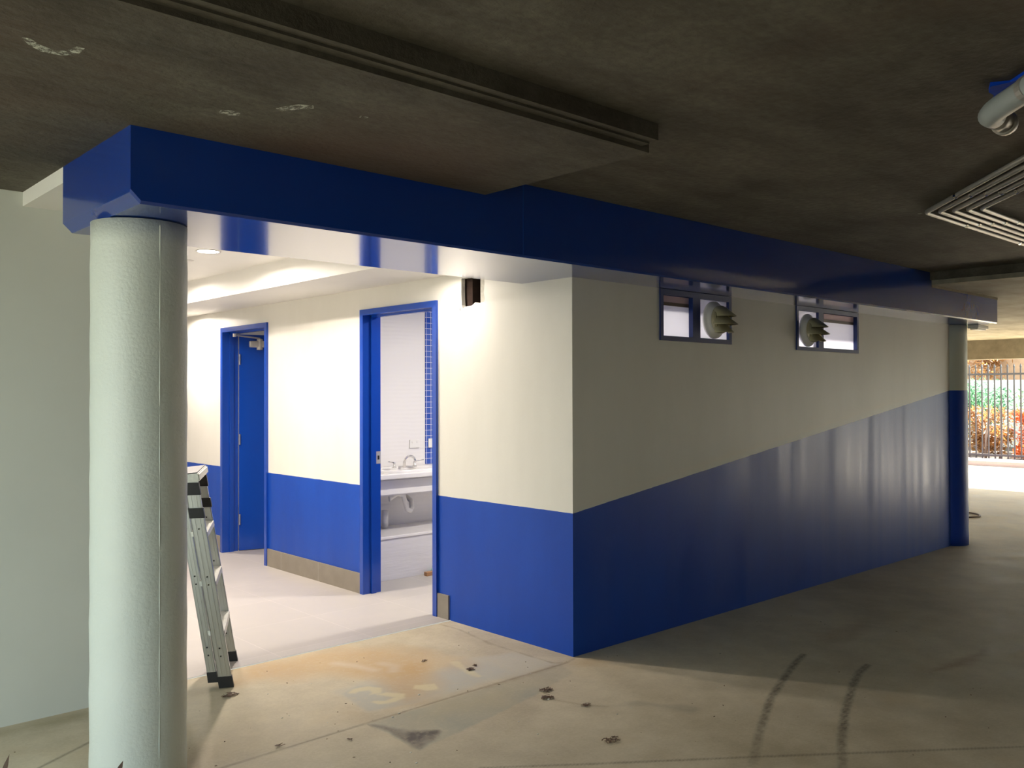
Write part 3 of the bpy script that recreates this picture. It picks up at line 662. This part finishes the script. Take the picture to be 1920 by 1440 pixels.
for z in (.28,.53,.78):
    bm=B()
    a=-.03
    pts=[qb(-.034,.012,z),qb(.045,.012,z+.004),qb(.045,.012,z-.02),qb(-.034,.012,z-.025)]
    v0=[bm.verts.new(p) for p in pts]; v1=[bm.verts.new(p+Wd*(WN-.024)) for p in pts]
    bm.faces.new(v0); bm.faces.new(v1[::-1])
    for i in range(4): bm.faces.new((v0[i],v0[(i+1)%4],v1[(i+1)%4],v1[i]))
    st=obj('tread',bm,M['alu_white'],t)
    for off in (.012,WN-.016):
        bm=B(); tri=[qb(-.03,off,z-.02),qb(.03,off,z-.02),qb(.03,off,z-.10)]
        v0=[bm.verts.new(p) for p in tri]; v1=[bm.verts.new(p+Wd*.004) for p in tri]; bm.faces.new(v0); bm.faces.new(v1[::-1])
        for i in range(3): bm.faces.new((v0[i],v0[(i+1)%3],v1[(i+1)%3],v1[i]))
        obj('tread_bracket',bm,M['alu_white'],st)
# top cap and black joints
bm=B(); v=[]
for z,k in ((LH-.005,0),(LH+.035,.004)):
    for a,b in ((-.045,-.03),(.068,-.03),(.068,WN+.03),(-.045,WN+.03)): v.append(bm.verts.new(Ld*(a+LT*z/LH)+Wd*b+Vector((0,0,z+a*-.10))))
for f in ((0,3,2,1),(4,5,6,7),(0,1,5,4),(1,2,6,5),(2,3,7,6),(3,0,4,7)): bm.faces.new([v[i] for i in f])
bmesh.ops.bevel(bm,geom=bm.edges[:],offset=.006,segments=2,affect='EDGES')
cap=obj('top_cap',bm,M['alu_white'],t)
bm=B(); v=[]
for z in (LH+.034,LH+.040):
    for a,b in ((-.035,-.02),(.058,-.02),(.058,WN+.02),(-.035,WN+.02)): v.append(bm.verts.new(Ld*(a+LT*z/LH)+Wd*b+Vector((0,0,z+a*-.10))))
for f in ((0,3,2,1),(4,5,6,7),(0,1,5,4),(1,2,6,5),(2,3,7,6),(3,0,4,7)): bm.faces.new([v[i] for i in f])
obj('cap_insert',bm,M['black'],cap)
for side,(b0,b1) in ((0,(-.020,.018)),(1,(WN-.018,WN+.020))):
    for z0,z1 in ((LH-.07,LH-.008),(LH-.185,LH-.135)):
        bm=B(); v=[bm.verts.new(Ld*(a+LT*z/LH)+Wd*b+Vector((0,0,z))) for z in (z0,z1) for a,b in ((-.036,b0),(.036 if z1<LH-.05 else .06,b0),(.036 if z1<LH-.05 else .06,b1),(-.036,b1))]
        for f in ((0,3,2,1),(4,5,6,7),(0,1,5,4),(1,2,6,5),(2,3,7,6),(3,0,4,7)): bm.faces.new([v[i] for i in f])
        obj('black_bracket',bm,M['black'],t)
bm=B(); tube(bm,[qa(0,.0,.44),qa(0,.0,.44)+Wd*(WN-.06)],.008,8); obj('rear_brace',bm,M['alu'],t); 
bm=B(); tube(bm,[qa(0,.0,.72),qa(0,.0,.72)+Wd*(WN-.06)],.008,8); obj('rear_brace',bm,M['alu'],t)

# ------------------------------------------------------------------ litter on the floor
def litter(x,y,r,n,label,name='leaf_clump'):
    bm=B()
    for _ in range(n):
        a=random.uniform(0,2*PI); rr=r*math.sqrt(random.random())*.9; L=random.uniform(.008,.028)*min(1,r/.03+.3); w=random.uniform(.0012,.003); b=random.uniform(0,2*PI)
        p=Vector((rr*math.cos(a),rr*math.sin(a)*.7,random.uniform(.002,.006+r*.08))); d=Vector((math.cos(b),math.sin(b),random.uniform(-.15,.15)))*L*.5; s=Vector((-math.sin(b),math.cos(b),random.uniform(-.5,.5))).normalized()*w
        z=Vector((0,0,.0015))
        q=[p-d-s,p+d-s*.3,p+d+s*.3,p-d+s]
        v=[bm.verts.new(Vector((k.x,k.y,max(.0005,k.z)))) for k in q]; v2=[bm.verts.new(u.co+z) for u in v]
        bm.faces.new(v); bm.faces.new(v2[::-1])
        for i in range(4): bm.faces.new((v[i],v[(i+1)%4],v2[(i+1)%4],v2[i]))
    o=obj(name,bm,M['dryleaf']); o.location=(x,y,0.0005); return tag(o,label,'leaf litter')
litter(-1.689,.706,.045,60,'dry brown leaf clump on the concrete in front of the ladder feet')
litter(-.567,.216,.022,26,'tiny dark leaf clump on the pale paint mark near the blue wall')
litter(-.506,.250,.012,12,'smallest dark leaf crumb just right of the clump on the pale paint mark')
litter(-.509,-.301,.040,50,'curved dry leaf clump, upper of the pair on bare concrete before the wall corner')
litter(-.579,-.375,.036,44,'curved dry leaf clump, lower of the pair on bare concrete before the wall corner')
litter(-.520,-.575,.022,16,'sparse brown leaf fragments right of the paired clumps, below the wall corner')
litter(-.757,-.934,.045,34,'thin scatter of brown leaf bits just above the oblique floor joint at bottom')
litter(-.662,.499,.016,10,'few dark leaf specks on the ochre stain near the door-side wall')
litter(-1.553,-.168,.016,6,'single thin leaf sliver left of the grey paint patch')
litter(-1.805,-.03,.022,7,'thin leaf slivers crossing the floor joint at bottom left')
bm=B()
for _ in range(150):
    x=random.uniform(-2.9,1.9); y=random.uniform(-2.1,1.0)
    r=random.uniform(.001,.0034); bmesh.ops.create_icosphere(bm,subdivisions=1,radius=r,matrix=Matrix.Translation((x,y,r*.5))@Matrix.Rotation(random.uniform(0,6),4,'Z')@Matrix.Diagonal((random.uniform(1,3),1,.6,1)))
o=obj('dirt_specks',bm,M['dryleaf']); o['kind']='stuff'; tag(o,'scattered dark dirt specks all over the garage concrete','dirt')
bm=B()
for _ in range(26):
    x=random.uniform(-2.0,.2); y=random.uniform(-.9,.8); r=random.uniform(.002,.005)
    bmesh.ops.create_icosphere(bm,subdivisions=1,radius=r,matrix=Matrix.Translation((x,y,r*.4))@Matrix.Diagonal((1.6,1,.6,1)))
o=obj('plaster_crumbs',bm,plain('white_plaster_crumb',(.75,.73,.66,1),.9)); o['kind']='stuff'; tag(o,'scattered white plaster crumbs on the concrete before the alcove','plaster')

def blade(base,tip,w,bend=.05):
    bm=B(); base=Vector(base); tip=Vector(tip); N=10
    d=(tip-base); s=Vector((d.y,-d.x,0)); s=s.normalized() if s.length>1e-4 else Vector((1,0,0))
    L=[];Rr=[];Mi=[]
    for i in range(N+1):
        u=i/N; p=base.lerp(tip,u)+Vector((0,0,bend*math.sin(PI*u)))
        ww=w*(1-u)**.6*(.6+.4*u)*1.2
        L.append(bm.verts.new(p-s*ww)); Rr.append(bm.verts.new(p+s*ww)); Mi.append(bm.verts.new(p-Vector((0,0,ww*.5))))
    for i in range(N):
        bm.faces.new((L[i],L[i+1],Mi[i+1],Mi[i])); bm.faces.new((Mi[i],Mi[i+1],Rr[i+1],Rr[i]))
    bmesh.ops.solidify(bm,geom=bm.faces[:],thickness=.0015)
    return bm
for (tx,ty,tz,lab) in ((-2.552,-.35,.247,'dry brown plant with a leaf tip showing before the foreground column'),(-2.892,-.35,.362,'dry brown plant with a leaf tip showing at the bottom left picture corner')):
    t=thing('dry_plant',lab,'plant',(tx-.10,ty-.05,0)); r0=Vector((tx-.10,ty-.05,0))
    obj('leaf',blade((0,0,0),Vector((tx,ty,tz))-r0,.030,.03),M['dryleaf'],t)
    for k in range(4):
        a=k*1.5+2; obj('leaf',blade((0,0,0),(math.cos(a)*.08,math.sin(a)*.08,tz*.45+.02*k),.012,.02),M['dryleaf'],t)

# hose loop on the far floor
bm=B(); tube(bm,[(7.50+.30*math.cos(a),.95+.40*math.sin(a),.012) for a in [k*2*PI/40 for k in range(39)]],.010,8)
tag(obj('cord_loop',bm,M['hose'],None,True),'thin brown loop of cord lying on the concrete beyond the far column','cord')

# ------------------------------------------------------------------ fence and garden
t=thing('steel_fence','dark grey steel picket fence with spear tops beyond the driveway','fence',(16.2,3,0))
bm=B()
NB=0
for k in range(96):
    y=-5.8+k*.1235
    bm=B(); box(bm,(-.0125,-.0125,.06),(.0125,.0125,1.98))
    top=[bm.verts.new(p) for p in ((-.0125,-.0125,1.98),(.0125,-.0125,1.98),(.0125,.0125,1.98),(-.0125,.0125,1.98))]
    mid=[bm.verts.new(p) for p in ((-.017,-.017,2.0),(.017,-.017,2.0),(.017,.017,2.0),(-.017,.017,2.0))]; ap=bm.verts.new((0,0,2.07))
    for i in range(4): bm.faces.new((top[i],top[(i+1)%4],mid[(i+1)%4],mid[i])); bm.faces.new((mid[i],mid[(i+1)%4],ap))
    if k==0: m0=obj('picket',bm,M['fence'],t); m0.location=(0,y-3,0)
    else:
        bm.free(); c=m0.copy(); COL.objects.link(c); c.location=(0,y-3,0)
for z in (.17,1.85): obj('rail',bx((-.02,-9.0,z-.02),(.02,3.3,z+.02)),M['fence'],t)
struct('wall_garden_low',bx((22.0,-9,0),(22.2,14,1.80)),M['white'])
struct('wall_garden',bx((23.5,3.9,0),(24,16,2.95)),M['farbrick'])
def foliage(x,y,h,rx,ry,n,m,label,name,cat,ls=.09,z0=.1,elong=1.0,trunk=True,group=None,cluster=14):
    t=thing(name,label,cat,(x,y,0.02),0,group); bm=B()
    cl=[(random.gauss(0,.38)*rx,random.gauss(0,.38)*ry,z0+(h-z0)*random.uniform(.05,.95)) for _ in range(cluster)]
    for _ in range(n):
        c=random.choice(cl); s=.24*(rx+ry)/2
        p=Vector((max(-rx,min(rx,c[0]+random.gauss(0,s))),max(-ry,min(ry,c[1]+random.gauss(0,s))),max(.05,min(h*1.05,c[2]+random.gauss(0,s*.8)))))
        u=Vector([random.gauss(0,1) for _ in range(3)]).normalized(); w=u.orthogonal().normalized(); L=ls*random.uniform(.6,1.3)*elong; W_=ls*.35*random.uniform(.7,1.2)
        v=[bm.verts.new(p+q) for q in (-u*L*.5,w*W_*.5+u.cross(w)*W_*.1,u*L*.5,-w*W_*.5+u.cross(w)*W_*.1)]; bm.faces.new(v)
    obj('foliage',bm,m,t)
    if trunk:
        bm=B()
        for k in range(4):
            a=k*1.7; tube(bm,[(0,0,0),(.1*rx*math.cos(a),.1*ry*math.sin(a),h*.35),(.3*rx*math.cos(a),.3*ry*math.sin(a),h*.8)],[.03,.022,.01],7)
        obj('stem',bm,M['bark'],t)
    return t
ob=[(17.7,3.05,1.0,M['orange'],'bright orange-leaved shrub at the right behind the picket fence'),(18.4,4.35,1.05,M['brownleaf'],'brown and tan leaved shrub behind the fence nearest the far column'),(17.7,1.9,1.0,M['orange'],'orange shrub behind the fence farther to the right, past the picture edge'),(17.8,.6,1.0,M['brownleaf'],'tan shrub third from the right end of the low row behind the fence'),(17.7,-.8,1.0,M['orange'],'rusty shrub second from the right end of the low row behind the fence'),(17.7,-2.2,1.0,M['brownleaf'],'tan shrub at the right end of the low row behind the fence')]
for x,y,h,m,lb in ob: foliage(x,y,h,.55,.50,2000,m,lb,'orange_shrub','shrub',.11,.05,1.5,group='low rusty shrubs behind the fence')
gb=[(20.2,3.3,1.75,M['green'],'green leafy bush rising behind the orange shrub'),(20.4,5.2,1.7,M['green2'],'blue-green bush rising behind the brown shrub'),(20.3,1.45,1.8,M['green2'],'blue-green bush behind the fence at the far right edge'),(20.3,-.4,1.75,M['green'],'green bush behind the fence beyond the picture edge'),(20.3,-2.3,1.8,M['green2'],'last blue-green bush to the right behind the fence')]
for x,y,h,m,lb in gb: foliage(x,y,h,.85,.8,2600,m,lb,'green_bush','bush',.12,.3,1.2,group='green bushes behind the fence')
for i,(x,y,dx,lb) in enumerate(((16.75,3.72,.02,'slender pale trunk leaning left behind the fence'),(16.8,3.45,-.01,'slender pale trunk standing upright right of the leaning one'))):
    bm=B(); tube(bm,[(0,0,0),(.0,-.03+dx,.5),(.02,-.10*(1-i),1.15)],[.03,.022,.012],8); o=obj('sapling_trunk',bm,M['bark'],None,True); o.location=(x,y,0.02); tag(o,lb,'trunk')
foliage(22.9,5.9,3.3,.9,.6,900,M['brownleaf'],'brown-leaved tree in front of the sandy brick wall','far_tree','tree',.16,1.9,trunk=True)

# ------------------------------------------------------------------ daylight
w=bpy.data.worlds.new('world'); SC.world=w; w.use_nodes=True; nt=w.node_tree
bg=nt.nodes['Background']; bg.inputs[0].default_value=(.80,.93,.96,1); bg.inputs[1].default_value=3.5
sky=nt.nodes.new('ShaderNodeTexSky'); sky.sky_type='NISHITA'; sky.sun_disc=False; sky.sun_elevation=math.radians(48); sky.sun_rotation=math.radians(60); sky.air_density=1.2; sky.dust_density=3
mixn=nt.nodes.new('ShaderNodeMix'); mixn.data_type='RGBA'; mixn.inputs[0].default_value=.10; mixn.inputs[6].default_value=(.86,.95,.88,1); nt.links.new(sky.outputs[0],mixn.inputs[7]); nt.links.new(mixn.outputs[2],bg.inputs[0])
S=bpy.data.lights.new('sun','SUN'); S.energy=42; S.angle=math.radians(.6); S.color=(1,.95,.86); so=bpy.data.objects.new('sun',S); COL.objects.link(so)
dv=Vector((-.70,.27,-.66)).normalized(); so.rotation_euler=dv.to_track_quat('-Z','Y').to_euler(); so.location=(18,-4,10)

SC.view_settings.view_transform='Standard'; SC.view_settings.look='None'; SC.view_settings.gamma=1; SC.view_settings.use_curve_mapping=False
SC.view_settings.exposure=0.0
